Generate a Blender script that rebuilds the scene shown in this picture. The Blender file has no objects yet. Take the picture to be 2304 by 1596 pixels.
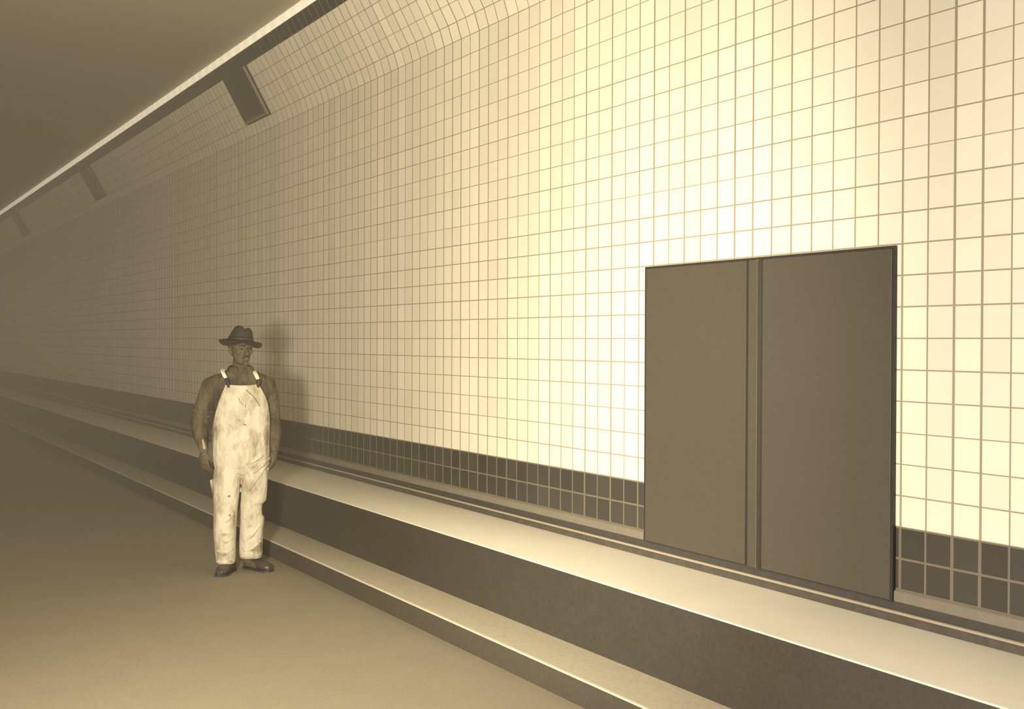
import bpy, bmesh, math, random
import numpy as np
from mathutils import Vector, Matrix

S = bpy.context.scene
C = S.collection
random.seed(4)
PI = math.pi

# ------------------------------------------------------------------ camera
CAM_H = 1.6549
cam_data = bpy.data.cameras.new('camera')
cam_data.sensor_fit = 'HORIZONTAL'
cam_data.sensor_width = 36.0
cam_data.lens = 2673.4 / 2304 * 36.0
cam_data.clip_start = 0.05
cam_data.clip_end = 500
cam = bpy.data.objects.new('camera', cam_data)
C.objects.link(cam)
FW = Vector((-0.86357717, 0.50409045, -0.01128254))
XR = Vector((0.50408601, 0.8636466, 0.00344209))
UR = Vector((-0.01147925, 0.00271485, 0.99993043))
m = Matrix((XR, UR, -FW)).transposed().to_4x4()
m.translation = (0, 0, CAM_H)
cam.matrix_world = m
S.camera = cam

# ------------------------------------------------------------------ world + light
S.view_settings.view_transform = 'Standard'
S.view_settings.look = 'None'
S.view_settings.gamma = 1.0
S.view_settings.use_curve_mapping = False
S.view_settings.exposure = 0.0
S.cycles.use_denoising = True
S.cycles.max_bounces = 6
S.cycles.volume_bounces = 1
world = bpy.data.worlds.new('World')
S.world = world
world.use_nodes = True
bg = world.node_tree.nodes['Background']
bg.inputs[0].default_value = (1.0, 0.76, 0.49, 1)
bg.inputs[1].default_value = 0.245

def aimed(name, loc, target, kind):
    ld = bpy.data.lights.new(name, kind)
    lo = bpy.data.objects.new(name, ld)
    C.objects.link(lo)
    lo.location = loc
    lo.rotation_euler = (Vector(target) - Vector(loc)).to_track_quat('-Z', 'Y').to_euler()
    return lo, ld
flood, fd = aimed('flood_lamp', (-2.2, -0.05, 1.60), (-11.5, 3.9, 2.4), 'SPOT')
fd.energy = 2450
fd.color = (1.0, 0.87, 0.63)
fd.spot_size = math.radians(105)
fd.spot_blend = 1.0
fd.shadow_soft_size = 0.2
near, nd = aimed('added_near_wall_fill', (-2.0, -0.2, 1.60), (-2.5, 3.9, 1.2), 'SPOT')  # added fill for the near wall, not a known second lamp
nd.energy = 830
nd.color = (1.0, 0.89, 0.72)
nd.spot_size = math.radians(104)
nd.spot_blend = 1.0
nd.shadow_soft_size = 0.2
over, od = aimed('added_overhead_fill', (-4.2, 0.9, 4.3), (-5.0, 2.8, 0.3), 'SPOT')  # added unseen fill from above, brightens road and bench top
od.energy = 380
od.color = (1.0, 0.85, 0.60)
od.spot_size = math.radians(78)
od.spot_blend = 1.0
od.shadow_soft_size = 0.3

# ------------------------------------------------------------------ grid of the tiling
D = 3.9
T = 0.131413
S0 = -3.45845
RZ = 2.06634                     # height of the joint level with the door top
def cx(c): return S0 + T * c
XL, XR_ = -70.0, 3.0             # extent of the tunnel built

# ------------------------------------------------------------------ materials
def srgb(r, g, b):
    f = lambda v: (v / 255 / 12.92) if v / 255 <= 0.04045 else ((v / 255 + 0.055) / 1.055) ** 2.4
    return (f(r), f(g), f(b), 1)

class NT:
    def __init__(s, name):
        s.m = bpy.data.materials.new(name); s.m.use_nodes = True
        s.t = s.m.node_tree; s.n = s.t.nodes; s.b = s.n['Principled BSDF']
    def node(s, typ, **kw):
        n = s.n.new(typ)
        for k, v in kw.items(): setattr(n, k, v)
        return n
    def link(s, a, b): s.t.links.new(a, b)
    def math(s, op, a, b=None, c=None, clamp=False):
        n = s.n.new('ShaderNodeMath'); n.operation = op; n.use_clamp = clamp
        for i, v in enumerate((a, b, c)):
            if v is None: continue
            if isinstance(v, (int, float)): n.inputs[i].default_value = v
            else: s.link(v, n.inputs[i])
        return n.outputs[0]
    def mix(s, fac, a, b):
        n = s.n.new('ShaderNodeMix'); n.data_type = 'RGBA'
        for i, v in ((0, fac), (6, a), (7, b)):
            if isinstance(v, (int, float, tuple)): n.inputs[i].default_value = v
            else: s.link(v, n.inputs[i])
        return n.outputs[2]
    def noise(s, vec, scale, detail=3, rough=0.5):
        n = s.n.new('ShaderNodeTexNoise'); n.inputs['Scale'].default_value = scale
        n.inputs['Detail'].default_value = detail; n.inputs['Roughness'].default_value = rough
        if vec is not None: s.link(vec, n.inputs['Vector'])
        return n.outputs[0]
    def bump(s, h, strength=0.3, dist=0.01):
        n = s.n.new('ShaderNodeBump'); n.inputs['Strength'].default_value = strength
        n.inputs['Distance'].default_value = dist
        s.link(h, n.inputs['Height']); s.link(n.outputs[0], s.b.inputs['Normal'])

def plain(name, col, rough=0.5, var=0.08, scale=20, bump=0.0, spec=0.5, metal=0.0, speck=0.0):
    k = NT(name)
    tc = k.node('ShaderNodeTexCoord').outputs['Object']
    f = k.noise(tc, scale, 5, 0.6)
    lo = tuple(c * (1 - var * 2.2) for c in col[:3]) + (1,)
    hi = tuple(min(1, c * (1 + var * 2.2)) for c in col[:3]) + (1,)
    out = k.mix(f, lo, hi)
    if speck:
        g = k.noise(tc, 55, 2, 0.7)
        g2 = k.math('MULTIPLY_ADD', g, 2.4, -0.7, clamp=True)
        out2 = k.mix(g2, tuple(c * (1 - speck) for c in col[:3]) + (1,), tuple(min(1, c * (1 + speck)) for c in col[:3]) + (1,))
        out = k.mix(0.5, out, out2)
    k.link(out, k.b.inputs['Base Color'])
    k.b.inputs['Roughness'].default_value = rough
    k.b.inputs['Specular IOR Level'].default_value = spec
    k.b.inputs['Metallic'].default_value = metal
    if bump: k.bump(f, bump, 0.01)
    return k.m

def tile_mat(name, tile, grout, rough, jv=0.075, jh=0.034, var=0.06, gbump=0.25):
    """square wall tiles on a joint grid; UV = tile column / tile row"""
    k = NT(name)
    uv = k.node('ShaderNodeUVMap').outputs[0]
    sp = k.node('ShaderNodeSeparateXYZ'); k.link(uv, sp.inputs[0])
    u, v = sp.outputs[0], sp.outputs[1]
    # tile ids and hashed joint widths per column / per row
    ci = k.math('FLOOR', k.math('ADD', u, 0.5)); ri = k.math('FLOOR', k.math('ADD', v, 0.5))
    def white(a):
        w = k.node('ShaderNodeTexWhiteNoise', noise_dimensions='1D'); k.link(a, w.inputs['W']); return w.outputs[0]
    du = k.math('ABSOLUTE', k.math('SUBTRACT', u, ci)); dv = k.math('ABSOLUTE', k.math('SUBTRACT', v, ri))
    wu = k.math('MULTIPLY_ADD', white(ci), jv * 0.30, jv * 0.30)
    wv = k.math('MULTIPLY_ADD', white(k.math('ADD', ri, 0.37)), jh * 0.30, jh * 0.32)
    ju = k.math('SUBTRACT', 1.0, k.math('DIVIDE', k.math('SUBTRACT', du, wu), 0.012), clamp=True)
    jw = k.math('SUBTRACT', 1.0, k.math('DIVIDE', k.math('SUBTRACT', dv, wv), 0.008), clamp=True)
    joint = k.math('MAXIMUM', ju, jw)
    # per tile tone
    tu = k.math('FLOOR', u); tv = k.math('FLOOR', v)
    cb = k.node('ShaderNodeCombineXYZ'); k.link(tu, cb.inputs[0]); k.link(tv, cb.inputs[1])
    wn = k.node('ShaderNodeTexWhiteNoise', noise_dimensions='2D'); k.link(cb.outputs[0], wn.inputs['Vector'])
    lo = tuple(c * (1 - var) for c in tile[:3]) + (1,); hi = tuple(min(1, c * (1 + var)) for c in tile[:3]) + (1,)
    tcol = k.mix(wn.outputs[0], lo, hi)
    streak = k.math('MULTIPLY_ADD', white(k.math('ADD', tu, 0.71)), 0.10, 0.94)
    hs = k.node('ShaderNodeHueSaturation'); k.link(streak, hs.inputs['Value']); k.link(tcol, hs.inputs['Color'])
    tcol = hs.outputs[0]
    col = k.mix(joint, tcol, grout)
    k.link(col, k.b.inputs['Base Color'])
    r = k.math('MULTIPLY_ADD', joint, 0.75 - rough, rough)
    k.link(r, k.b.inputs['Roughness'])
    k.bump(k.math('SUBTRACT', 1.0, joint), gbump, 0.004)
    return k.m

M = {}
M['white_tile'] = tile_mat('white_glazed_tile', (0.82, 0.78, 0.68, 1), (0.33, 0.285, 0.205, 1), 0.28, var=0.035)
M['dark_tile'] = tile_mat('dark_glazed_tile', (0.062, 0.058, 0.052, 1), (0.18, 0.157, 0.115, 1), 0.35, jv=0.095, jh=0.06, var=0.1)
M['tan_tile'] = plain('tan_glazed_tile', (0.21, 0.19, 0.155), 0.4, 0.08, 14)
M['road'] = plain('road_paving', (0.25, 0.222, 0.168), 0.75, 0.07, 3.0, 0.15, speck=0.18)
M['ceiling'] = plain('ceiling_plaster', (0.39, 0.355, 0.285), 0.8, 0.05, 4, 0.1, speck=0.12)
M['bench_top'] = plain('bench_cement', (0.84, 0.81, 0.71), 0.42, 0.03, 3.5, 0.05)
M['bench_face'] = plain('dark_granite', (0.062, 0.056, 0.048), 0.45, 0.12, 8, 0.1, speck=0.25)
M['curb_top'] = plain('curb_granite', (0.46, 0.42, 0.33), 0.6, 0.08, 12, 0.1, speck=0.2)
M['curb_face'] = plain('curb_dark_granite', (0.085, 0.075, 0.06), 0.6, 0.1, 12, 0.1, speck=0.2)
M['edge_highlight'] = plain('painted_edge_highlight', (0.62, 0.58, 0.48), 0.45, 0.05, 30)  # pale tone stands for the highlight along the curb edge
M['rail_dark'] = plain('dark_metal_channel', (0.085, 0.075, 0.062), 0.5, 0.2, 25, 0.1)
M['base_dark'] = plain('dark_base_course', (0.06, 0.056, 0.052), 0.5, 0.1, 25)
M['bead'] = plain('light_conduit', (0.42, 0.37, 0.29), 0.4, 0.08, 30)
M['door'] = plain('door_enamel', (0.082, 0.072, 0.058), 0.5, 0.05, 6, 0.03, speck=0.1)
M['door_edge'] = plain('door_edge_enamel', (0.035, 0.033, 0.029), 0.5, 0.05, 20)
M['door_lit'] = plain('astragal_lit_side', (0.115, 0.10, 0.078), 0.4, 0.05, 20)
M['fixture'] = plain('fixture_frame_bronze', (0.22, 0.19, 0.15), 0.5, 0.05, 30)
M['fixture_glass'] = plain('dark_fixture_glass', (0.05, 0.046, 0.042), 0.3, 0.1, 20)
M['gasket'] = plain('fixture_gasket', (0.03, 0.03, 0.028), 0.6, 0.05, 20)
k = NT('edge_strip_glow')
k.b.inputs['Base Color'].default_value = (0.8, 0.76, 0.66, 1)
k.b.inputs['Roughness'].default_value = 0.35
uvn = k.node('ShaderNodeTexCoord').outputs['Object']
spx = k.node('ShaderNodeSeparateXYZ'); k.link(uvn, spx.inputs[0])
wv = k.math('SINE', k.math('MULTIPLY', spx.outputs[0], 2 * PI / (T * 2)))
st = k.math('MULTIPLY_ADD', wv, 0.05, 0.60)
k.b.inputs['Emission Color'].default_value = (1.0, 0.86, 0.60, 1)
k.link(st, k.b.inputs['Emission Strength'])  # emission added to the white edge trim
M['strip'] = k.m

# ------------------------------------------------------------------ mesh helpers
def link_mesh(name, verts, faces, mat=None, parent=None, uvs=None, smooth=False, mats=None, fmi=None):
    me = bpy.data.meshes.new(name)
    me.from_pydata([tuple(v) for v in verts], [], faces)
    if uvs is not None:
        ul = me.uv_layers.new(name='UVMap')
        for p in me.polygons:
            for li in p.loop_indices:
                ul.data[li].uv = uvs[me.loops[li].vertex_index]
    for mm in (mats or [mat]):
        if mm: me.materials.append(mm)
    if fmi is not None:
        for p, i in zip(me.polygons, fmi): p.material_index = i
    if smooth:
        for p in me.polygons: p.use_smooth = True
    me.update()
    o = bpy.data.objects.new(name, me)
    C.objects.link(o)
    if parent is not None: o.parent = parent
    return o

def tag(o, label=None, cat=None, group=None, kind=None):
    if label: o['label'] = label
    if cat: o['category'] = cat
    if group: o['group'] = group
    if kind: o['kind'] = kind
    return o

def prism(name, prof, x0, x1, mat, parent=None, closed=True, uv_v=None, smooth=False, bevel=0):
    """extrude a (y, z) profile along the tunnel, right-hand solid"""
    n = len(prof)
    vs, uvs = [], []
    for x in (x0, x1):
        for i, (y, z) in enumerate(prof):
            vs.append((x, y, z)); uvs.append(((x - S0) / T, uv_v[i] if uv_v else z / T))
    fs = []
    for i in range(n if closed else n - 1):
        j = (i + 1) % n
        fs.append((i, j, n + j, n + i))
    if closed:
        fs.append(tuple(range(n))[::-1]); fs.append(tuple(range(n, 2 * n)))
    o = link_mesh(name, vs, fs, mat, parent, uvs, smooth)
    bm = bmesh.new(); bm.from_mesh(o.data)
    if closed: bmesh.ops.recalc_face_normals(bm, faces=bm.faces)
    bm.to_mesh(o.data); bm.free()
    if bevel:
        b = o.modifiers.new('bevel', 'BEVEL'); b.width = bevel; b.segments = 3; b.limit_method = 'ANGLE'; b.angle_limit = math.radians(30)
    return o

def box(name, x0, x1, y0, y1, z0, z1, mat, parent=None, bevel=0.0):
    vs = [(x, y, z) for x in (x0, x1) for y in (y0, y1) for z in (z0, z1)]
    fs = [(0, 1, 3, 2), (4, 6, 7, 5), (0, 4, 5, 1), (2, 3, 7, 6), (0, 2, 6, 4), (1, 5, 7, 3)]
    o = link_mesh(name, vs, fs, mat, parent)
    if bevel:
        b = o.modifiers.new('bevel', 'BEVEL'); b.width = bevel; b.segments = 2
    return o

# ------------------------------------------------------------------ shell
Z_BENCH = 0.482; Y_BENCH = 3.287; Z_CURB = 0.1218; Y_CURB = 2.977
Z_TAN0, Z_TAN1 = 0.5711, 0.6208
ZA = 3.7737
tag(box('floor', XL, XR_, -3.2, Y_CURB + 0.02, -0.12, 0, M['road']), kind='structure')
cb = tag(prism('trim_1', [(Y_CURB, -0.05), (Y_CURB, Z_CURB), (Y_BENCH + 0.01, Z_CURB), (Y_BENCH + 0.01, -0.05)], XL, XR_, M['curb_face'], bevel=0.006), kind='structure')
# lighter top of the curb stone and the highlight on its edge, painted as a pale strip
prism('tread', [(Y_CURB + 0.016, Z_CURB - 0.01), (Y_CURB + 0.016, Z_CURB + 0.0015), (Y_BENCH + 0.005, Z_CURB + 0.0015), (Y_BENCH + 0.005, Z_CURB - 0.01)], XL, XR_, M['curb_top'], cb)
prism('edge_highlight', [(Y_CURB - 0.001, Z_CURB - 0.004), (Y_CURB + 0.003, Z_CURB + 0.001), (Y_CURB + 0.014, Z_CURB + 0.0022), (Y_CURB + 0.016, Z_CURB - 0.01)], XL, XR_, M['edge_highlight'], cb)
bf = tag(prism('trim_2', [(Y_BENCH, 0.0), (Y_BENCH, Z_BENCH - 0.004), (D + 0.1, Z_BENCH - 0.004), (D + 0.1, 0.0)], XL, XR_, M['bench_face']), kind='structure')
prism('bench_top', [(Y_BENCH - 0.001, Z_BENCH - 0.006), (Y_BENCH - 0.001, Z_BENCH - 0.002), (Y_BENCH + 0.004, Z_BENCH), (D, Z_BENCH), (D, Z_BENCH - 0.006)], XL, XR_, M['bench_top'], bf)
dc = tag(prism('trim_3', [(D - 0.012, Z_BENCH), (D - 0.012, 0.519), (D + 0.1, 0.519), (D + 0.1, Z_BENCH)], XL, XR_, M['rail_dark'], bevel=0.003), kind='structure')
tag(prism('trim_4', [(D - 0.016, 0.519), (D - 0.022, 0.5225), (D - 0.022, 0.5285), (D - 0.016, 0.532), (D + 0.05, 0.532), (D + 0.05, 0.519)], XL, XR_, M['bead'], smooth=False), kind='structure')
tag(prism('trim_5', [(D - 0.010, 0.532), (D - 0.010, Z_TAN0), (D + 0.1, Z_TAN0), (D + 0.1, 0.532)], XL, XR_, M['base_dark']), kind='structure')

# door position
DX0, DX1 = cx(-13.42), cx(-0.20)
DZ0, DZ1 = 0.567, 2.060
def skirt(name, x0, x1, end):
    o = prism(name, [(D - 0.014, Z_TAN0), (D - 0.014, Z_TAN1 - 0.008), (D - 0.004, Z_TAN1), (D + 0.05, Z_TAN1), (D + 0.05, Z_TAN0)], x0, x1, M['tan_tile'], bevel=0.003)
    return tag(o, kind='structure')
skirt('trim_6', XL, DX0 - 0.012, 1)
skirt('trim_7', DX1 + 0.004, XR_, 0)
# dark double course, interrupted by the door
for nm, a, b in (('baseboard_left', XL, DX0 - 0.004), ('baseboard_right', DX1 + 0.004, XR_)):
    zt = RZ - 9 * T
    tag(prism(nm, [(D - 0.002, Z_TAN1), (D - 0.002, zt), (D + 0.05, zt), (D + 0.05, Z_TAN1)], a, b, M['dark_tile'],
              uv_v=[-11, -9, -9, -11]), kind='structure')
# white wall: vertical, cove, sloping haunch
prof = [(D + 0.0, RZ - 9 * T, -9), (D, ZA, 13.0)]
yB, zB = 3.863, 3.889
prof.append((yB, zB, 14.0))
yF, zF = 3.610, 4.340
prof.append((yF, zF, 18.0))
n0 = len(prof)
full = [(y, z) for y, z, v in prof] + [(y + 0.25, z + 0.05) for y, z, v in reversed(prof)]
uvv = [v for y, z, v in prof] + [v for y, z, v in reversed(prof)]
# opening for nothing: the door is a cover set against the wall face
w = prism('wall_back', full, XL, XR_, M['white_tile'], uv_v=uvv)
tag(w, kind='structure')
# dark band of tiles at the top of the haunch
yG, zG = 3.5455, 4.455
nrm = Vector((-0.872, -0.489)) * 0.003
tag(prism('trim_8', [(yF + nrm.x, zF + nrm.y), (yG + nrm.x, zG + nrm.y), (yG + 0.2, zG + 0.1), (yF + 0.2, zF + 0.1)], XL, XR_, M['dark_tile'],
          uv_v=[18.02, 18.98, 18.98, 18.02]), kind='structure')
# pale trim strip under the ceiling edge, glow added to keep it bright
ls = prism('glowing_edge_strip', [(yG - 0.012, zG + 0.0), (yG - 0.020, zG + 0.02), (yG - 0.020, zG + 0.062), (yG - 0.008, zG + 0.08), (yG + 0.06, zG + 0.08), (yG + 0.06, zG + 0.0)], XL, XR_, M['strip'])
tag(ls, 'narrow white strip with an added glow, running the whole length of the dark ceiling edge', 'edge strip')
tag(box('ceiling', XL, XR_, -3.2, yG + 0.3, zG + 0.08, zG + 0.25, M['ceiling']), kind='structure')

# ------------------------------------------------------------------ double door
door = bpy.data.objects.new('door_1', None); C.objects.link(door); door.location = ((DX0 + DX1) / 2, D, DZ0)
tag(door, kind='structure')
def dbox(name, x0, x1, y0, y1, z0, z1, mat, parent=door, bevel=0.0):
    L = door.location
    return box(name, x0 - L.x, x1 - L.x, y0 - L.y, y1 - L.y, z0 - L.z, z1 - L.z, mat, parent, bevel)
# frame of four bars joined in one mesh
def frame_mesh(name, x0, x1, z0, z1, wd, y0, y1, mat, parent):
    L = door.location
    o = [(x0, z0), (x1, z0), (x1, z1), (x0, z1)]; i = [(x0 + wd, z0 + wd), (x1 - wd, z0 + wd), (x1 - wd, z1 - wd), (x0 + wd, z1 - wd)]
    vs = [(a - L.x, y - L.y, b - L.z) for y in (y0, y1) for ring in (o, i) for a, b in ring]
    fs = []
    for q in range(4):
        r = (q + 1) % 4
        fs += [(q, r, 4 + r, 4 + q), (8 + q, 12 + q, 12 + r, 8 + r), (q, 8 + q, 8 + r, r), (4 + q, 4 + r, 12 + r, 12 + q)]
    return link_mesh(name, vs, fs, mat, parent)
frame_mesh('door_frame', DX0, DX1, DZ0, DZ1, 0.012, D - 0.016, D + 0.02, M['door_edge'], door)
AX0, AX1 = cx(-6.98), cx(-6.50)
dbox('door_leaf', DX0 + 0.014, AX0 - 0.028, D - 0.018, D + 0.01, DZ0 + 0.006, DZ1 - 0.012, M['door'], bevel=0.002)
dbox('door_leaf', AX1 + 0.026, DX1 - 0.014, D - 0.018, D + 0.01, DZ0 + 0.006, DZ1 - 0.012, M['door'], bevel=0.002)
dbox('seam_shade_plate', AX0 - 0.032, AX1 + 0.030, D - 0.008, D + 0.01, DZ0 + 0.006, DZ1 - 0.012, M['door_edge'])  # dark backing of the seams; on the left it paints the astragal's shadow
ast = dbox('astragal', AX0, AX1, D - 0.026, D - 0.004, DZ0 + 0.004, DZ1 - 0.012, M['door'], bevel=0.001)
ae = dbox('astragal_lit_side', AX1 - 0.001, AX1 + 0.006, D - 0.032, D - 0.004, DZ0 + 0.004, DZ1 - 0.010, M['door_lit'], bevel=0.001)  # lit side of the astragal, painted paler than the door

# ------------------------------------------------------------------ haunch fixtures
def slab_on_haunch(name, c0, c1, v0, v1, n0_, n1_, mat, parent, bevel=0.0, origin=None):
    a = Vector((yF, zF)); d = Vector((-0.489, 0.872)); nn = Vector((-0.872, -0.489))
    vs = []
    for c in (c0, c1):
        for v in (v0, v1):
            for h in (n0_, n1_):
                q = a + d * ((v - 18) * T * 0.984) + nn * h
                vs.append((cx(c) - origin.x, q.x - origin.y, q.y - origin.z))
    fs = [(0, 1, 3, 2), (4, 6, 7, 5), (0, 4, 5, 1), (2, 3, 7, 6), (0, 2, 6, 4), (1, 5, 7, 3)]
    o = link_mesh(name, vs, fs, mat, parent)
    bm = bmesh.new(); bm.from_mesh(o.data); bmesh.ops.recalc_face_normals(bm, faces=bm.faces); bm.to_mesh(o.data); bm.free()
    if bevel:
        b = o.modifiers.new('bevel', 'BEVEL'); b.width = bevel; b.segments = 2
    return o
def fixture():
    c1, c0 = -60.0, -65.3
    org = Vector((cx((c0 + c1) / 2), yF, zF))
    r = bpy.data.objects.new('ceiling_light_fixture', None); C.objects.link(r); r.location = org
    slab_on_haunch('gasket', c0 - 0.1, c1, 14.0, 18.0, -0.005, 0.012, M['gasket'], r, 0, org)
    slab_on_haunch('housing', c0, c1 - 0.12, 14.08, 18.0, 0.0, 0.034, M['fixture'], r, 0.003, org)
    slab_on_haunch('glass_panel', c0 + 0.06, c1 - 0.34, 14.34, 17.98, 0.03, 0.0355, M['fixture_glass'], r, 0, org)
    return r
fx = fixture()
labels = ['dark rectangular light fixture high on the tiled slope, nearest and largest',
          'dark light fixture on the tiled slope, second along, above and left of the man',
          'faint small dark light fixture on the slope near the left edge of the picture']
for i, lab in enumerate(labels):
    if i == 0: r = fx
    else:
        r = fx.copy(); C.objects.link(r)
        for ch in list(fx.children):
            q = ch.copy(); C.objects.link(q); q.parent = r
        r.location.x = fx.location.x - 59 * T * i
    tag(r, lab, 'light fixture', 'light fixtures along the tiled slope')
# ------------------------------------------------------------------ haze added as a veil to lift the dark tones
hz = prism('haze', [(-3.1, 0.006), (2.965, 0.006), (2.965, 0.13), (3.275, 0.13), (3.275, 0.49), (3.862, 0.49), (3.862, 3.75), (3.82, 3.87), (3.56, 4.31), (3.51, 4.40), (3.51, 4.52), (-3.1, 4.52)], XL + 0.5, -7.0, None)
hm = bpy.data.materials.new('added_haze_veil'); hm.use_nodes = True
nt = hm.node_tree; nt.nodes.clear()
vo = nt.nodes.new('ShaderNodeVolumeScatter'); vo.inputs['Density'].default_value = 0.031
vo.inputs['Color'].default_value = (1.0, 0.97, 0.9, 1); vo.inputs['Anisotropy'].default_value = 0.0
mo = nt.nodes.new('ShaderNodeOutputMaterial'); nt.links.new(vo.outputs[0], mo.inputs['Volume'])
hz.data.materials.append(hm)
tag(hz, 'thin brownish haze added as a veil over the darks of the long tunnel', 'haze', kind='stuff')
#PERSON
# ------------------------------------------------------------------ the man
# local frame: x to his left (picture right), -y towards the viewer, z up
PX, PY = -8.335, 2.620
ANG = math.atan2(-PX, PY)          # turn so that local y points along the line of sight
def W(px, py, y=0.0):
    """local x, z of a place on the figure measured on the standing plane"""
    return Vector(((px - 543) / 313.1, y, (1284 - py) / 313.1))

class Blob:
    """closed primitives collected, fused by a voxel remesh into one skin"""
    def __init__(s): s.v = []; s.f = []
    def add(s, vs, fs):
        n = len(s.v); s.v += [tuple(v) for v in vs]; s.f += [tuple(i + n for i in f) for f in fs]
    def rings(s, rs, n=28, power=2.0):
        """rs: list of (centre, rx, ry[, u axis, v axis]) closed at both ends"""
        vs = []
        for r in rs:
            c, rx, ry = Vector(r[0]), r[1], r[2]
            u = Vector(r[3]) if len(r) > 3 else Vector((1, 0, 0)); v = Vector(r[4]) if len(r) > 4 else Vector((0, 1, 0))
            for k_ in range(n):
                a = 2 * PI * k_ / n
                ca, sa = math.cos(a), math.sin(a)
                e = 2.0 / power
                vs.append(c + u * rx * math.copysign(abs(ca) ** e, ca) + v * ry * math.copysign(abs(sa) ** e, sa))
        fs = []
        for i in range(len(rs) - 1):
            for k_ in range(n):
                j = (k_ + 1) % n
                fs.append((i * n + k_, i * n + j, (i + 1) * n + j, (i + 1) * n + k_))
        fs.append(tuple(range(n))[::-1]); fs.append(tuple(range((len(rs) - 1) * n, len(rs) * n)))
        s.add(vs, fs)
    def ell(s, c, r, rot=None, n=16):
        c = Vector(c); rot = rot or Matrix.Identity(3)
        vs = []; fs = []
        for i in range(1, n):
            th = PI * i / n
            for k_ in range(2 * n):
                a = PI * k_ / n
                vs.append(c + rot @ Vector((r[0] * math.sin(th) * math.cos(a), r[1] * math.sin(th) * math.sin(a), r[2] * math.cos(th))))
        top = len(vs); vs.append(c + rot @ Vector((0, 0, r[2]))); vs.append(c - rot @ Vector((0, 0, r[2])))
        N = 2 * n
        for i in range(n - 2):
            for k_ in range(N):
                j = (k_ + 1) % N
                fs.append((i * N + k_, (i + 1) * N + k_, (i + 1) * N + j, i * N + j))
        for k_ in range(N):
            j = (k_ + 1) % N
            fs.append((top, k_, j)); fs.append((top + 1, (n - 2) * N + j, (n - 2) * N + k_))
        s.add(vs, fs)
    def limb(s, pts, n=16):
        """pts: list of (point, radius): tapered round chain with round joints and ends"""
        for (a, ra), (b, rb) in zip(pts[:-1], pts[1:]):
            a = Vector(a); b = Vector(b); d = (b - a).normalized()
            u = d.orthogonal().normalized(); v = d.cross(u)
            s.rings([(a, ra, ra, u, v), (b, rb, rb, u, v)], n)
        for p, r in pts: s.ell(p, (r, r, r), n=max(6, n // 2))
    def build(s, name, mat, parent, voxel=0.006, smooth=4, fac=0.5):
        o = link_mesh(name, s.v, s.f, mat, parent)
        r = o.modifiers.new('fuse', 'REMESH'); r.mode = 'VOXEL'; r.voxel_size = voxel; r.use_smooth_shade = True
        if smooth:
            q = o.modifiers.new('soften', 'SMOOTH'); q.iterations = smooth; q.factor = fac
        return o

def cloth(name, col, col2, scale, rough=0.85, bump=0.5, spots=None, thr=(0.45, 0.62), fold=9, stains_shade=None):
    k = NT(name)
    tc = k.node('ShaderNodeTexCoord').outputs['Object']
    mp = k.node('ShaderNodeMapping'); k.link(tc, mp.inputs[0]); mp.inputs['Scale'].default_value = (1, 1, 0.55)
    f = k.noise(mp.outputs[0], scale, 5, 0.62)
    rr = k.math('DIVIDE', k.math('SUBTRACT', f, thr[0]), thr[1] - thr[0], clamp=True)
    out = k.mix(rr, col, col2)
    if spots:
        g = k.noise(tc, 26, 3, 0.6)
        g2 = k.math('MULTIPLY', k.math('DIVIDE', k.math('SUBTRACT', g, 0.69), 0.08, clamp=True), 0.5)
        out = k.mix(g2, out, spots)
    for (sx_, sy_, rx_, rz_, colr, amt) in (stains_shade or []):
        w_ = W(sx_, sy_)
        sp_ = k.node('ShaderNodeSeparateXYZ'); k.link(tc, sp_.inputs[0])
        dx = k.math('DIVIDE', k.math('SUBTRACT', sp_.outputs[0], w_.x), rx_)
        dz = k.math('DIVIDE', k.math('SUBTRACT', sp_.outputs[2], w_.z), rz_)
        rr_ = k.math('SQRT', k.math('ADD', k.math('MULTIPLY', dx, dx), k.math('MULTIPLY', dz, dz)))
        nz = k.math('MULTIPLY_ADD', k.noise(tc, 42, 4, 0.75), 3.0, -1.5)
        mk = k.math('MULTIPLY', k.math('MULTIPLY', k.math('SUBTRACT', 1.15, k.math('ADD', rr_, nz)), 1.2, clamp=True), amt)
        out = k.mix(mk, out, colr)
    k.link(out, k.b.inputs['Base Color'])
    k.b.inputs['Roughness'].default_value = rough
    k.b.inputs['Specular IOR Level'].default_value = 0.25
    b = k.noise(mp.outputs[0], fold, 2, 0.5)
    b2 = k.noise(tc, 45, 3, 0.6)
    k.bump(k.math('ADD', b, k.math('MULTIPLY', b2, 0.07)), bump, 0.05)
    return k.m
SOIL_SHADE = (0.20, 0.155, 0.095, 1); SOIL_NOTCH = (0.07, 0.055, 0.035, 1)
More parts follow.
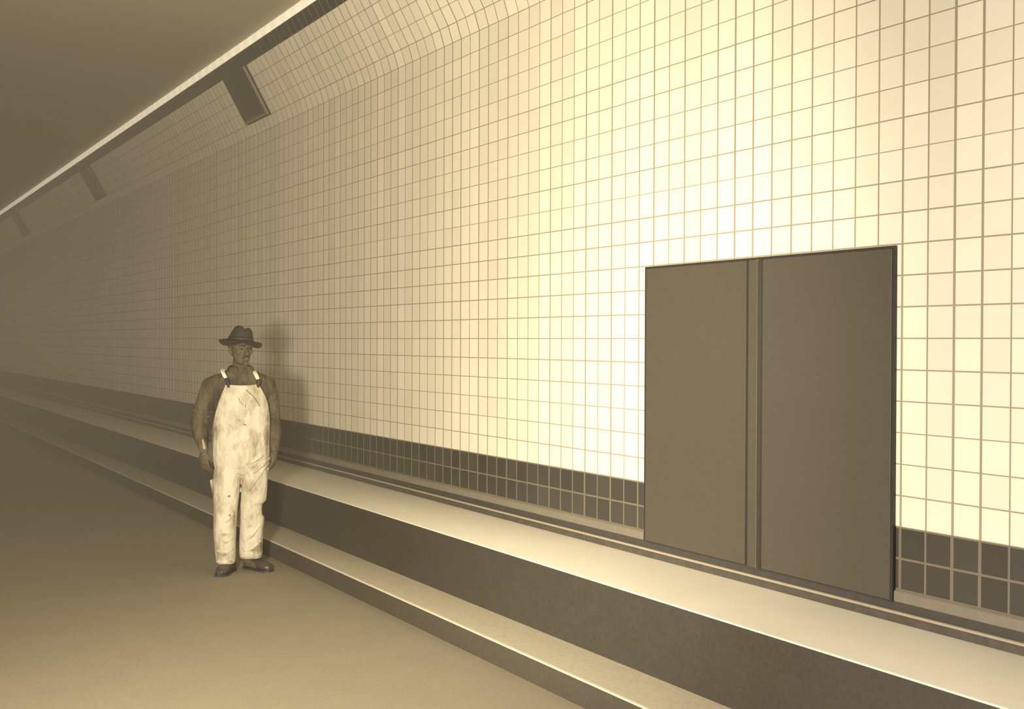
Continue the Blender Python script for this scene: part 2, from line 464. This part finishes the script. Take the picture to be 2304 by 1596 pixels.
M['denim'] = cloth('pale_stained_cotton', (0.62, 0.575, 0.475, 1), (0.24, 0.195, 0.13, 1), 10, bump=0.6, spots=SOIL_NOTCH, thr=(0.46, 0.76), fold=11,
    stains_shade=[(586, 1232, 0.030, 0.06, SOIL_SHADE, 0.9), (572, 1236, 0.035, 0.02, SOIL_SHADE, 0.6), (506, 1196, 0.022, 0.016, SOIL_SHADE, 0.7), (527, 1160, 0.010, 0.06, SOIL_SHADE, 0.7),
            (516, 1111, 0.010, 0.008, SOIL_NOTCH, 0.9), (518, 1153, 0.009, 0.010, SOIL_NOTCH, 0.8), (522, 1256, 0.025, 0.010, SOIL_SHADE, 0.7), (507, 1240, 0.020, 0.010, SOIL_SHADE, 0.5),
            (600, 985, 0.022, 0.12, SOIL_SHADE, 0.75), (601, 940, 0.012, 0.05, SOIL_SHADE, 0.6), (597, 1148, 0.030, 0.058, SOIL_NOTCH, 1.0), (565, 1100, 0.05, 0.03, SOIL_SHADE, 0.25),  # first two paint shade on the belly's right side, third a dark notch
            (552, 925, 0.03, 0.03, SOIL_SHADE, 0.35), (570, 990, 0.012, 0.09, SOIL_SHADE, 0.4), (560, 1170, 0.03, 0.05, SOIL_SHADE, 0.25)])
M['shirt'] = cloth('brown_work_shirt', (0.12, 0.10, 0.066, 1), (0.045, 0.039, 0.03, 1), 9, bump=1.0, thr=(0.4, 0.65), fold=12)
M['skin'] = plain('weathered_skin', (0.105, 0.084, 0.055), 0.6, 0.22, 22, 0.1, spec=0.25)
M['felt'] = plain('dark_felt', (0.045, 0.040, 0.032), 0.9, 0.1, 25, spec=0.2)
M['ribbon'] = plain('hat_ribbon', (0.026, 0.025, 0.023), 0.6, 0.1, 25)
M['leather'] = plain('dark_shoe_leather', (0.05, 0.043, 0.034), 0.42, 0.2, 18, 0.15)
M['clasp'] = plain('dark_strap_clasp', (0.03, 0.03, 0.028), 0.5, 0.05, 20)
M['strap'] = plain('clean_white_strap', (0.86, 0.82, 0.70), 0.8, 0.03, 30)
M['eye'] = plain('eye', (0.03, 0.026, 0.02), 0.3, 0.02, 20)
M['cuff'] = plain('cuff_highlight_cloth', (0.42, 0.37, 0.27), 0.8, 0.1, 30)
M['thread'] = plain('dark_stitching', (0.16, 0.125, 0.08), 0.8, 0.05, 20)

# --- body: one skin from crown to soles
b = Blob()
turn = Matrix.Rotation(math.radians(24), 3, 'Z')   # head turned towards his left
HC = W(541, 786, 0.01)
def H(x, y, z): return HC + turn @ Vector((x, y, z))
b.ell(H(0, 0.012, 0.045), (0.078, 0.096, 0.088))                       # skull
b.rings([(H(0, -0.030, -0.112), 0.026, 0.026), (H(0, -0.026, -0.100), 0.042, 0.045), (H(0, -0.018, -0.07), 0.057, 0.064), (H(0, -0.008, -0.03), 0.068, 0.080), (H(0, 0, 0.02), 0.074, 0.088), (H(0, 0.005, 0.06), 0.072, 0.088)], 24)   # jaw to brow
b.ell(H(0, -0.086, -0.103), (0.022, 0.016, 0.016))                     # chin
b.ell(H(0, -0.083, 0.022), (0.056, 0.016, 0.012))                      # brow
for sx in (-1, 1):
    b.ell(H(sx * 0.040, -0.060, -0.020), (0.024, 0.022, 0.024))        # cheekbone
    b.ell(H(sx * 0.031, -0.078, 0.004), (0.015, 0.011, 0.009))         # eyelid
    b.ell(H(sx * 0.078, 0.008, -0.008), (0.010, 0.018, 0.031), Matrix.Rotation(sx * 0.35, 3, 'Z'))   # ear
    b.ell(H(sx * 0.073, 0.006, -0.028), (0.009, 0.011, 0.014))
b.limb([(H(0, -0.088, 0.016), 0.009), (H(0, -0.104, -0.012), 0.011), (H(0, -0.114, -0.032), 0.0145)], 12)   # nose
for sx in (-1, 1): b.ell(H(sx * 0.013, -0.101, -0.036), (0.010, 0.012, 0.009))
b.ell(H(0, -0.094, -0.062), (0.026, 0.012, 0.007))                     # upper lip
b.ell(H(0, -0.092, -0.075), (0.022, 0.012, 0.008))                     # lower lip
b.limb([(W(541, 812, 0.025), 0.056), (W(541, 845, 0.035), 0.062)])      # neck
# torso, legs
b.rings([(W(541, 836, 0.03), 0.10, 0.06), (W(541, 858, 0.03), 0.165, 0.085), (W(541, 880, 0.02), 0.18, 0.11), (W(541, 930, 0.01), 0.165, 0.12), (W(542, 980, 0.0), 0.165, 0.125), (W(543, 1030, 0.01), 0.17, 0.12), (W(543, 1060, 0.01), 0.14, 0.09)], 24)
LEG = {-1: [(W(514, 1050, 0), 0.066), (W(510, 1150, -0.04), 0.062), (W(511, 1262, -0.035), 0.044)],
       1: [(W(572, 1050, 0.01), 0.066), (W(568, 1150, 0.0), 0.062), (W(556, 1258, 0.03), 0.044)]}
for sx in (-1, 1): b.limb(LEG[sx], 20)
b.limb([(Vector((-0.09, 0.0, 0.05)), 0.036), (Vector((-0.145, -0.15, 0.032)), 0.03)])
b.limb([(Vector((0.045, 0.05, 0.05)), 0.036), (Vector((0.17, -0.08, 0.032)), 0.03)])
# arms
SH = {-1: W(476, 869, 0.03), 1: W(600, 869, 0.05)}
EL = {-1: W(449, 950, 0.07), 1: W(613, 950, 0.09)}
WR = {-1: W(461, 1010, -0.03), 1: W(616, 1012, 0.02)}
for sx in (-1, 1):
    b.limb([(SH[sx], 0.055), (EL[sx], 0.042)], 18)
    b.limb([(EL[sx], 0.042), (EL[sx].lerp(WR[sx], 0.4), 0.041), (WR[sx], 0.027)], 18)
def hand(sx, wr, down, back):
    """down: direction of the hand, back: direction the back of the hand faces, thumb towards the front"""
    d = down.normalized(); n_ = (back - d * back.dot(d)).normalized(); s_ = d.cross(n_)     # side axis
    if s_.y > 0: s_ = -s_                                                                  # towards the viewer: thumb side
    def P(a, s2, h): return wr + d * a + s_ * s2 + n_ * h
    b.limb([(wr, 0.026), (P(0.03, 0, 0), 0.024)], 14)
    rot = Matrix((s_, n_, d)).transposed()
    b.ell(P(0.058, 0.0, 0.002), (0.041, 0.017, 0.050), rot)
    b.ell(P(0.050, 0.022, -0.006), (0.019, 0.017, 0.034), rot)          # ball of the thumb
    L = [0.072, 0.082, 0.077, 0.060]; off = [0.029, 0.010, -0.009, -0.027]
    for k_ in range(4):
        a0 = 0.094 - abs(off[k_]) * 0.15; l = L[k_]; sp = off[k_] * 1.08
        curl = 0.25 + 0.10 * k_
        p0 = P(a0 - 0.012, off[k_], 0.002)
        p1 = P(a0 + l * 0.42, sp, -l * 0.12 * (1 + curl))
        p2 = P(a0 + l * 0.72, sp, -l * 0.36 * (1 + curl))
        p3 = P(a0 + l * 0.88, sp * 0.98, -l * 0.66 * (1 + curl))
        b.limb([(p0, 0.0095), (p1, 0.0088), (p2, 0.0082), (p3, 0.0072)], 10)
    b.limb([(P(0.034, 0.026, -0.004), 0.0125), (P(0.066, 0.044, -0.014), 0.0105), (P(0.092, 0.045, -0.026), 0.0088)], 10)
hand(-1, WR[-1], Vector((0.03, -0.06, -1)), Vector((-0.8, -1, 0)))
hand(1, WR[1], Vector((-0.03, -0.12, -1)), Vector((1, -0.4, 0)))
man = b.build('person', M['skin'], None, 0.0045, 2, 0.5)
man.location = (PX, PY, 0)
man.rotation_euler = (0, 0, ANG)
tag(man, 'man standing on the roadway in a dark hat, brown shirt and pale stained bib overalls', 'person')
for sx in (-1, 1):
    e = Blob(); e.ell(H(sx * 0.031, -0.085, 0.002), (0.0105, 0.006, 0.0052), n=10)
    o = link_mesh('eye', e.v, e.f, M['eye'], man, smooth=True)
# hair at temples and nape
hb = Blob()
hb.ell(H(0, 0.030, 0.040), (0.080, 0.088, 0.078))
hb.ell(H(0, 0.060, 0.000), (0.062, 0.050, 0.060))
for sx in (-1, 1): hb.ell(H(sx * 0.074, -0.018, 0.020), (0.007, 0.014, 0.030))
hb.build('hair', M['felt'], man, 0.004, 2)
# moustache shade / brows
for sx in (-1, 1):
    bw = Blob()
    bw.limb([(H(sx * 0.014, -0.097, 0.021), 0.004), (H(sx * 0.034, -0.094, 0.027), 0.0045), (H(sx * 0.05, -0.080, 0.021), 0.003)], 8)
    link_mesh('eyebrow', bw.v, bw.f, M['felt'], man, smooth=True)
ms = Blob()
ms.limb([(H(-0.030, -0.088, -0.064), 0.004), (H(-0.012, -0.103, -0.053), 0.0065), (H(0.012, -0.103, -0.053), 0.0065), (H(0.030, -0.088, -0.064), 0.004)], 10)
ms.build('moustache', M['felt'], man, 0.003, 1)

# --- hat
hat = bpy.data.objects.new('hat', None)
hb_c = H(0, 0.004, 0.062)
tilt = Matrix.Rotation(math.radians(4.5), 3, 'Y') @ Matrix.Rotation(math.radians(8), 3, 'Z')
def HT(x, y, z): return hb_c + tilt @ Vector((x, y, z))
nseg = 64
vs = []; fs = []
levels = [(0.0, 1.0), (0.02, 0.96), (0.045, 0.88), (0.07, 0.78), (0.088, 0.64), (0.098, 0.52), (0.100, 0.40), (0.099, 0.22), (0.098, 0.06)]
for zi, (z, s_) in enumerate(levels):
    for k_ in range(nseg):
        a = 2 * PI * k_ / nseg
        x = 0.087 * math.cos(a); y = 0.101 * math.sin(a)
        zz = z
        # front pinch and the crease along the top
        lean = 0.013 * (z / 0.1)
        pinch = math.exp(-((math.cos(a)) ** 2) / 0.12) if math.sin(a) < 0 else 0
        X = x * s_; Y = y * (s_ if math.sin(a) > 0 else s_ * 0.97)
        if z > 0.06:
            X *= 1 - 0.18 * max(0, -math.sin(a)) * (z - 0.06) / 0.04
            crease = math.exp(-((X - 0.004) / 0.018) ** 2)
            zz = z - 0.014 * crease * ((z - 0.06) / 0.04) + (0.006 if X < 0 else -0.004) * (z - 0.06) / 0.04 - 0.10 * max(0, Y) * (z - 0.06) / 0.04
        vs.append(HT(X + lean, Y, zz))
for i in range(len(levels) - 1):
    for k_ in range(nseg):
        j = (k_ + 1) % nseg
        fs.append((i * nseg + k_, i * nseg + j, (i + 1) * nseg + j, (i + 1) * nseg + k_))
fs.append(tuple(range((len(levels) - 1) * nseg, len(levels) * nseg)))
def finish(o, thick=None, sub=1):
    if thick:
        q = o.modifiers.new('thick', 'SOLIDIFY'); q.thickness = thick; q.offset = 0
    if sub:
        q = o.modifiers.new('round', 'SUBSURF'); q.levels = sub; q.render_levels = sub
    return o
crown = finish(link_mesh('hat', vs, fs, M['felt'], man, smooth=True), 0.003)
vs = []; fs = []
rad = [0.0, 0.25, 0.5, 0.75, 0.92, 1.0]
for i, q in enumerate(rad):
    for k_ in range(nseg):
        a = 2 * PI * k_ / nseg
        ca, sa = math.cos(a), math.sin(a)
        rx = 0.086 + (0.155 - 0.086) * q; ry = 0.100 + (0.158 - 0.100) * q
        front = max(0, -sa); back = max(0, sa); side = abs(ca)
        z = -q * (0.014 * front ** 1.5 + 0.062 * front * side) + 0.008 * q * q * back - 0.012 * q * side
        vs.append(HT(rx * ca, ry * sa, z + 0.002))
for i in range(len(rad) - 1):
    for k_ in range(nseg):
        j = (k_ + 1) % nseg
        fs.append((i * nseg + k_, (i + 1) * nseg + k_, (i + 1) * nseg + j, i * nseg + j))
finish(link_mesh('hat_brim', vs, fs, M['felt'], crown, smooth=True), 0.004)
rb = []
fs = []
for i, (z, s_) in enumerate([(0.003, 1.02), (0.026, 0.975)]):
    for k_ in range(nseg):
        a = 2 * PI * k_ / nseg
        rb.append(HT(0.087 * s_ * math.cos(a) + 0.013 * z / 0.1, 0.101 * s_ * math.sin(a), z))
for k_ in range(nseg):
    j = (k_ + 1) % nseg; fs.append((k_, j, nseg + j, nseg + k_))
finish(link_mesh('hat_ribbon', rb, fs, M['ribbon'], crown, smooth=True), 0.003, 0)

# --- shirt
s = Blob()
s.rings([(W(541, 824, 0.035), 0.064, 0.060), (W(541, 832, 0.03), 0.092, 0.072), (W(541, 840, 0.03), 0.138, 0.085), (W(541, 850, 0.03), 0.180, 0.098), (W(541, 862, 0.03), 0.205, 0.110), (W(541, 880, 0.02), 0.205, 0.128), (W(541, 920, 0.01), 0.19, 0.14), (W(541, 980, 0.0), 0.185, 0.145), (W(542, 1030, 0.01), 0.18, 0.14)], 32, 2.2)
for sx in (-1, 1):
    a, c_, e_ = SH[sx], EL[sx], WR[sx]
    s.limb([(a + Vector((-sx * 0.05, 0, 0.018)), 0.070), (a + Vector((0, 0, -0.002)), 0.068), (a.lerp(c_, 0.5) + Vector((sx * 0.004, 0, 0)), 0.062), (c_, 0.056), (c_.lerp(e_, 0.35) + Vector((0, 0, -0.005)), 0.058), (c_.lerp(e_, 0.72), 0.045), (c_.lerp(e_, 0.9), 0.034)], 20)
    # cuff and sleeve folds
    s.limb([(c_.lerp(e_, 0.86), 0.037), (c_.lerp(e_, 1.0), 0.034)], 18)
    for t_, w_ in ((0.62, 0.07), (0.75, 0.068), (0.88, 0.066)):
        q = a.lerp(c_, t_)
        s.limb([(q + Vector((-w_ * 0.8, -0.03, 0.022)), 0.007), (q + Vector((0, -w_ * 0.9, -0.004)), 0.009), (q + Vector((w_ * 0.8, -0.03, -0.028)), 0.007)], 8)
shirt = s.build('shirt', M['shirt'], man, 0.006, 2, 0.5)
# collar: two folded leaves and the open neck
for sx in (-1, 1):
    vs = []; fs = []
    n_ = 14
    for i in range(n_ + 1):
        a = PI / 2 - sx * 0.0 + (PI * 0.93) * i / n_ * sx      # from nape round to the throat
        ca, sa = math.cos(a) * (1), math.sin(a)
        up_ = Vector((0.066 * ca, 0.064 * sa, 0)) + W(541, 820 + 6 * i / n_, 0.032)
        dn = Vector(((0.086 + 0.012 * i / n_) * ca, (0.086 + 0.018 * i / n_) * sa, -0.030 - 0.035 * (i / n_) ** 2)) + W(541, 820, 0.030)
        vs += [up_, (up_ + dn) / 2 + Vector((0.008 * ca, 0.008 * sa, 0.008)), dn]
    for i in range(n_):
        for k_ in range(2):
            fs.append((i * 3 + k_, i * 3 + k_ + 1, (i + 1) * 3 + k_ + 1, (i + 1) * 3 + k_))
    finish(link_mesh('collar', vs, fs, M['shirt'], shirt, smooth=True), 0.005)

# --- overalls
def L_(px, y): return W(px, 0, y).x
def leg_rings(rows):
    out = []
    for py, x0, x1, yc, ry in rows:
        out.append((W((x0 + x1) / 2, py, yc), (x1 - x0) / 2 / 313.1, ry))
    return out
v = Blob()
v.rings(leg_rings([(905, 490, 600, 0.0, 0.150), (930, 485, 605, -0.002, 0.160), (960, 480, 606, -0.005, 0.170), (990, 478, 605, -0.004, 0.170), (1020, 479, 605, 0.0, 0.160), (1045, 482, 603, 0.0, 0.142), (1062, 490, 596, 0.0, 0.11), (1074, 505, 580, 0.0, 0.07)]), 40, 2.2)
v.rings(leg_rings([(1036, 492, 538, -0.003, 0.10), (1050, 484, 543, -0.005, 0.125), (1082, 480, 541, -0.01, 0.122), (1115, 481, 538, -0.02, 0.108), (1150, 482, 534, -0.03, 0.098), (1190, 482, 532, -0.035, 0.092), (1225, 484, 531, -0.035, 0.090), (1252, 487, 531, -0.035, 0.090), (1263, 489, 530, -0.035, 0.089)]), 32, 2.2)
v.rings(leg_rings([(1036, 550, 594, 0.003, 0.10), (1050, 546, 602, 0.005, 0.125), (1082, 543.5, 601, 0.005, 0.122), (1115, 541.5, 599, 0.005, 0.108), (1127, 541, 598, 0.005, 0.105), (1136, 540, 589, 0.003, 0.102), (1158, 540, 589, 0.003, 0.098), (1166, 540, 594, 0.006, 0.096), (1190, 539, 592, 0.010, 0.094), (1225, 538, 590, 0.020, 0.094), (1245, 538, 590, 0.025, 0.094), (1256, 540, 588, 0.025, 0.092)]), 32, 2.2)
# loose seat / hammer loop flare on his right, and wrinkles
v.rings([(W(487, 1078, 0.0), 0.042, 0.045), (W(487, 1080, 0.0), 0.043, 0.045), (W(490, 1112, 0.0), 0.032, 0.045), (W(492, 1120, 0.0), 0.025, 0.03)], 16)
def fold(pts, r):
    v.limb([(W(x, y, z), r * (0.55 if i in (0, len(pts) - 1) else 1)) for i, (x, y, z) in enumerate(pts)], 8)
fold([(602, 1010, -0.03), (585, 1024, -0.125), (566, 1038, -0.148)], 0.011)
fold([(604, 1032, -0.03), (588, 1044, -0.120), (570, 1060, -0.140)], 0.012)
fold([(603, 1056, -0.02), (584, 1064, -0.112), (566, 1086, -0.126)], 0.011)
fold([(571, 960, -0.155), (574, 990, -0.155), (570, 1020, -0.150)], 0.010)
fold([(560, 965, -0.172), (558, 1000, -0.165), (556, 1040, -0.150)], 0.009)
fold([(585, 960, -0.135), (590, 985, -0.12), (600, 1000, -0.06)], 0.009)
fold([(549, 960, -0.174), (548, 1000, -0.164), (547, 1040, -0.140)], 0.008)
fold([(500, 1105, -0.115), (515, 1125, -0.125), (530, 1130, -0.10)], 0.008)
fold([(492, 1200, -0.11), (508, 1212, -0.128), (524, 1204, -0.11)], 0.009)
fold([(490, 1232, -0.108), (505, 1240, -0.126), (524, 1228, -0.108)], 0.010)
fold([(548, 1215, -0.065), (565, 1202, -0.088), (584, 1180, -0.07)], 0.009)
fold([(550, 1236, -0.06), (568, 1232, -0.074), (586, 1216, -0.05)], 0.010)
fold([(545, 1165, -0.07), (560, 1150, -0.092), (580, 1120, -0.09)], 0.007)
fold([(489, 1256, -0.10), (509, 1259, -0.128), (529, 1256, -0.10)], 0.008)
fold([(542, 1249, -0.05), (564, 1252, -0.074), (587, 1247, -0.04)], 0.008)
fold([(538, 990, -0.170), (537, 1020, -0.158), (536, 1050, -0.135)], 0.008)
fold([(603, 1044, -0.02), (590, 1054, -0.112), (560, 1100, -0.122)], 0.010)
fold([(495, 955, -0.12), (515, 962, -0.158), (548, 955, -0.174)], 0.007)
fold([(500, 1175, -0.115), (512, 1165, -0.128), (528, 1150, -0.11)], 0.008)
fold([(548, 1190, -0.068), (562, 1178, -0.086), (582, 1150, -0.075)], 0.009)
ov = v.build('overalls', M['denim'], man, 0.005, 3, 0.5)
# bib: a curved cloth panel over the chest
def bib_y(x, z):
    """front surface depth at local x"""
    q = min(1.0, abs(x - W(541, 0).x) / 0.215)
    base = 0.0 + 0.155 * math.sqrt(max(0.0, 1 - q ** 2.2))
    return base
rowsb = [(863, 509, 580), (868, 507, 583), (880, 502, 590), (895, 496, 597), (910, 491, 602), (925, 487, 604), (945, 482, 606), (965, 480, 606)]
vs = []; fs = []; nb = 20
for i, (py, x0, x1) in enumerate(rowsb):
    for k_ in range(nb + 1):
        px = x0 + (x1 - x0) * k_ / nb
        p_ = W(px, py + (3.0 * math.sin(PI * k_ / nb) if i == 0 else 0))
        q = min(1.0, abs(p_.x + 0.006) / 0.212)
        depth = (0.139 + 0.040 * i / 7) * (max(0.0, 1 - q ** 2.4)) ** 0.5
        vs.append((p_.x, 0.010 - depth - 0.004 + (0.022 if i == 7 else 0.008 if i == 6 else 0), p_.z))
for i in range(len(rowsb) - 1):
    for k_ in range(nb):
        fs.append((i * (nb + 1) + k_, i * (nb + 1) + k_ + 1, (i + 1) * (nb + 1) + k_ + 1, (i + 1) * (nb + 1) + k_))
bib = finish(link_mesh('bib', vs, fs, M['denim'], ov, smooth=True), 0.006)
def front(px, py, lift=0.006):
    p_ = W(px, py)
    i = np.interp(py, [r[0] for r in rowsb], list(range(8)))
    q = min(1.0, abs(p_.x + 0.006) / 0.212)
    return Vector((p_.x, 0.010 - (0.139 + 0.040 * i / 7) * (max(0.0, 1 - q ** 2.4)) ** 0.5 - 0.004 - lift, p_.z))
# bib pocket with its dark stitched seams
pk = [(534, 880), (566, 884), (570, 905), (552, 918), (538, 905)]
cen = (551, 898)
vs = [front(*cen, 0.008)] + [front(x, y, 0.0065) for x, y in pk]
finish(link_mesh('bib_pocket', vs, [(0, i, i % 5 + 1) for i in range(1, 6)], M['denim'], ov, smooth=False), 0.002, 0)
def stitch(pts, r=0.0016):
    st = Blob(); st.limb([(front(x, y, 0.008), r) for x, y in pts], 6)
    link_mesh('stitching', st.v, st.f, M['thread'], ov)
stitch([(553, 876), (560, 882), (568, 890), (576, 900), (583, 912)], 0.0024)
stitch([(536, 892), (540, 902), (547, 909)]); stitch([(552, 907), (551, 914)], 0.0022); stitch([(563, 903), (566, 897)])
stitch([(537, 940), (540, 946)]); stitch([(547, 951), (553, 953)], 0.003)
# straps, clasps
for nm, pa, pb, w_ in (('right', (500, 833), (510, 853), 0.0175), ('left', (571, 836), (580, 856), 0.0150)):
    a0 = W(*pa, -0.052 if nm == 'right' else -0.045); a1 = W(*pb, -0.118)
    over = W(pa[0] + (6 if nm == 'right' else -2), pa[1] - 2, 0.03); back_ = W(pa[0] + (14 if nm == 'right' else -10), 870, 0.155)
    path = [back_, over + Vector((0, 0.02, 0.004)), over, a0, (a0 + a1) / 2 + Vector((0, -0.012, 0.004)), a1]
    vs = []
    for i, q in enumerate(path):
        u_ = Vector((1, 0.0, -0.25 if nm == 'right' else 0.1)).normalized() * w_
        vs += [q - u_, q + u_]
    fs = [(2 * i, 2 * i + 1, 2 * i + 3, 2 * i + 2) for i in range(len(path) - 1)]
    finish(link_mesh('strap', vs, fs, M['strap'], ov, smooth=False), 0.005, 1)
    # clasp: loop of dark wire and webbing down to the bib button
    q0 = a1 + Vector((0, -0.004, 0.004)); q1 = front(pb[0] + (5 if nm == 'right' else -1), 869, 0.008)
    cl = Blob()
    cl.limb([(q0 + Vector((-0.015, 0, 0)), 0.0045), (q0 + Vector((0.015, 0, 0)), 0.0045)], 8)
    cl.limb([(q0 + Vector((-0.014, 0, 0)), 0.005), (q1 + Vector((-0.006, 0, 0.004)), 0.0045)], 8)
    cl.limb([(q0 + Vector((0.014, 0, 0)), 0.005), (q1 + Vector((0.006, 0, 0.004)), 0.0045)], 8)
    cl.limb([(q0, 0.010), (q1 + Vector((0, 0, 0.012)), 0.010)], 8)
    cl.ell(q1, (0.0085, 0.005, 0.0085), n=8)
    cl.build('strap_clasp', M['clasp'], ov, 0.003, 1)
# belt-side button and side opening
for x, y in ((483, 952), (482, 978)):
    bt = Blob(); bt.ell(W(x, y, -0.06), (0.006, 0.006, 0.005), n=8)
    link_mesh('button', bt.v, bt.f, M['thread'], ov, smooth=True)
# sleeve cuff, highlight on his right wrist painted as a pale band
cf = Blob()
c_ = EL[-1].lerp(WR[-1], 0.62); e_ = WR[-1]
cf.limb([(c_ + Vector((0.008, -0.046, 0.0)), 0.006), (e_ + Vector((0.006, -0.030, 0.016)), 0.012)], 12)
cf.build('cuff', M['cuff'], shirt, 0.004, 2)  # pale band standing for the highlight on the cuff

# --- shoes
def shoe(heel, toe):
    heel = Vector(heel); toe = Vector(toe)
    f_ = (toe - heel).normalized(); s_ = Vector((-f_.y, f_.x, 0)); up = Vector((0, 0, 1))
    L = (toe - heel).length
    q = Blob()
    for t_, hw, h0, h1 in ((0.0, 0, 0, 0),):
        pass
    rr = []
    prof_ = [(0.00, 0.020, 0.055), (0.06, 0.032, 0.085), (0.20, 0.037, 0.105), (0.36, 0.036, 0.100), (0.50, 0.038, 0.078), (0.65, 0.045, 0.062), (0.80, 0.047, 0.054), (0.92, 0.038, 0.048), (1.0, 0.018, 0.036)]
    for t_, hw, h in prof_:
        rr.append((heel + f_ * (L * t_) + up * (h / 2 + 0.008), hw, h / 2, s_, up))
    q.rings(rr, 24, 2.6)
    q.limb([(heel + f_ * (L * 0.22) + up * 0.09, 0.040), (heel + f_ * (L * 0.22) + up * 0.135, 0.042)], 16)
    o = q.build('shoe', M['leather'], man, 0.004, 2)
    so = Blob()
    outl = [(0.0, 0.024), (0.08, 0.036), (0.25, 0.038), (0.45, 0.036), (0.65, 0.048), (0.82, 0.050), (0.94, 0.040), (1.02, 0.020)]
    n_ = len(outl)
    for z0, z1, ts in ((0.0, 0.014, (0, 1.1)), ):
        vs = []
        for z in (z0, z1):
            vs += [heel + f_ * (L * t_) + s_ * hw + up * z for t_, hw in outl]
            vs += [heel + f_ * (L * t_) - s_ * hw + up * z for t_, hw in reversed(outl)]
        N = 2 * n_
        fs = [tuple(range(N))[::-1], tuple(range(N, 2 * N))] + [(i, (i + 1) % N, N + (i + 1) % N, N + i) for i in range(N)]
        link_mesh('sole', vs, fs, M['gasket'], o)
    lc = Blob()
    for t_ in (0.40, 0.47, 0.54):
        hh = np.interp(t_, [p_[0] for p_ in prof_], [p_[2] for p_ in prof_]) + 0.008
        c0 = heel + f_ * (L * t_) + up * hh
        lc.limb([(c0 + s_ * 0.018 - up * 0.006, 0.0022), (c0 + up * 0.001, 0.0022), (c0 - s_ * 0.018 - up * 0.006, 0.0022)], 6)
    link_mesh('laces', lc.v, lc.f, M['gasket'], o)
shoe((-0.060, 0.030, 0), (-0.150, -0.215, 0))
shoe((0.025, 0.090, 0), (0.205, -0.105, 0))
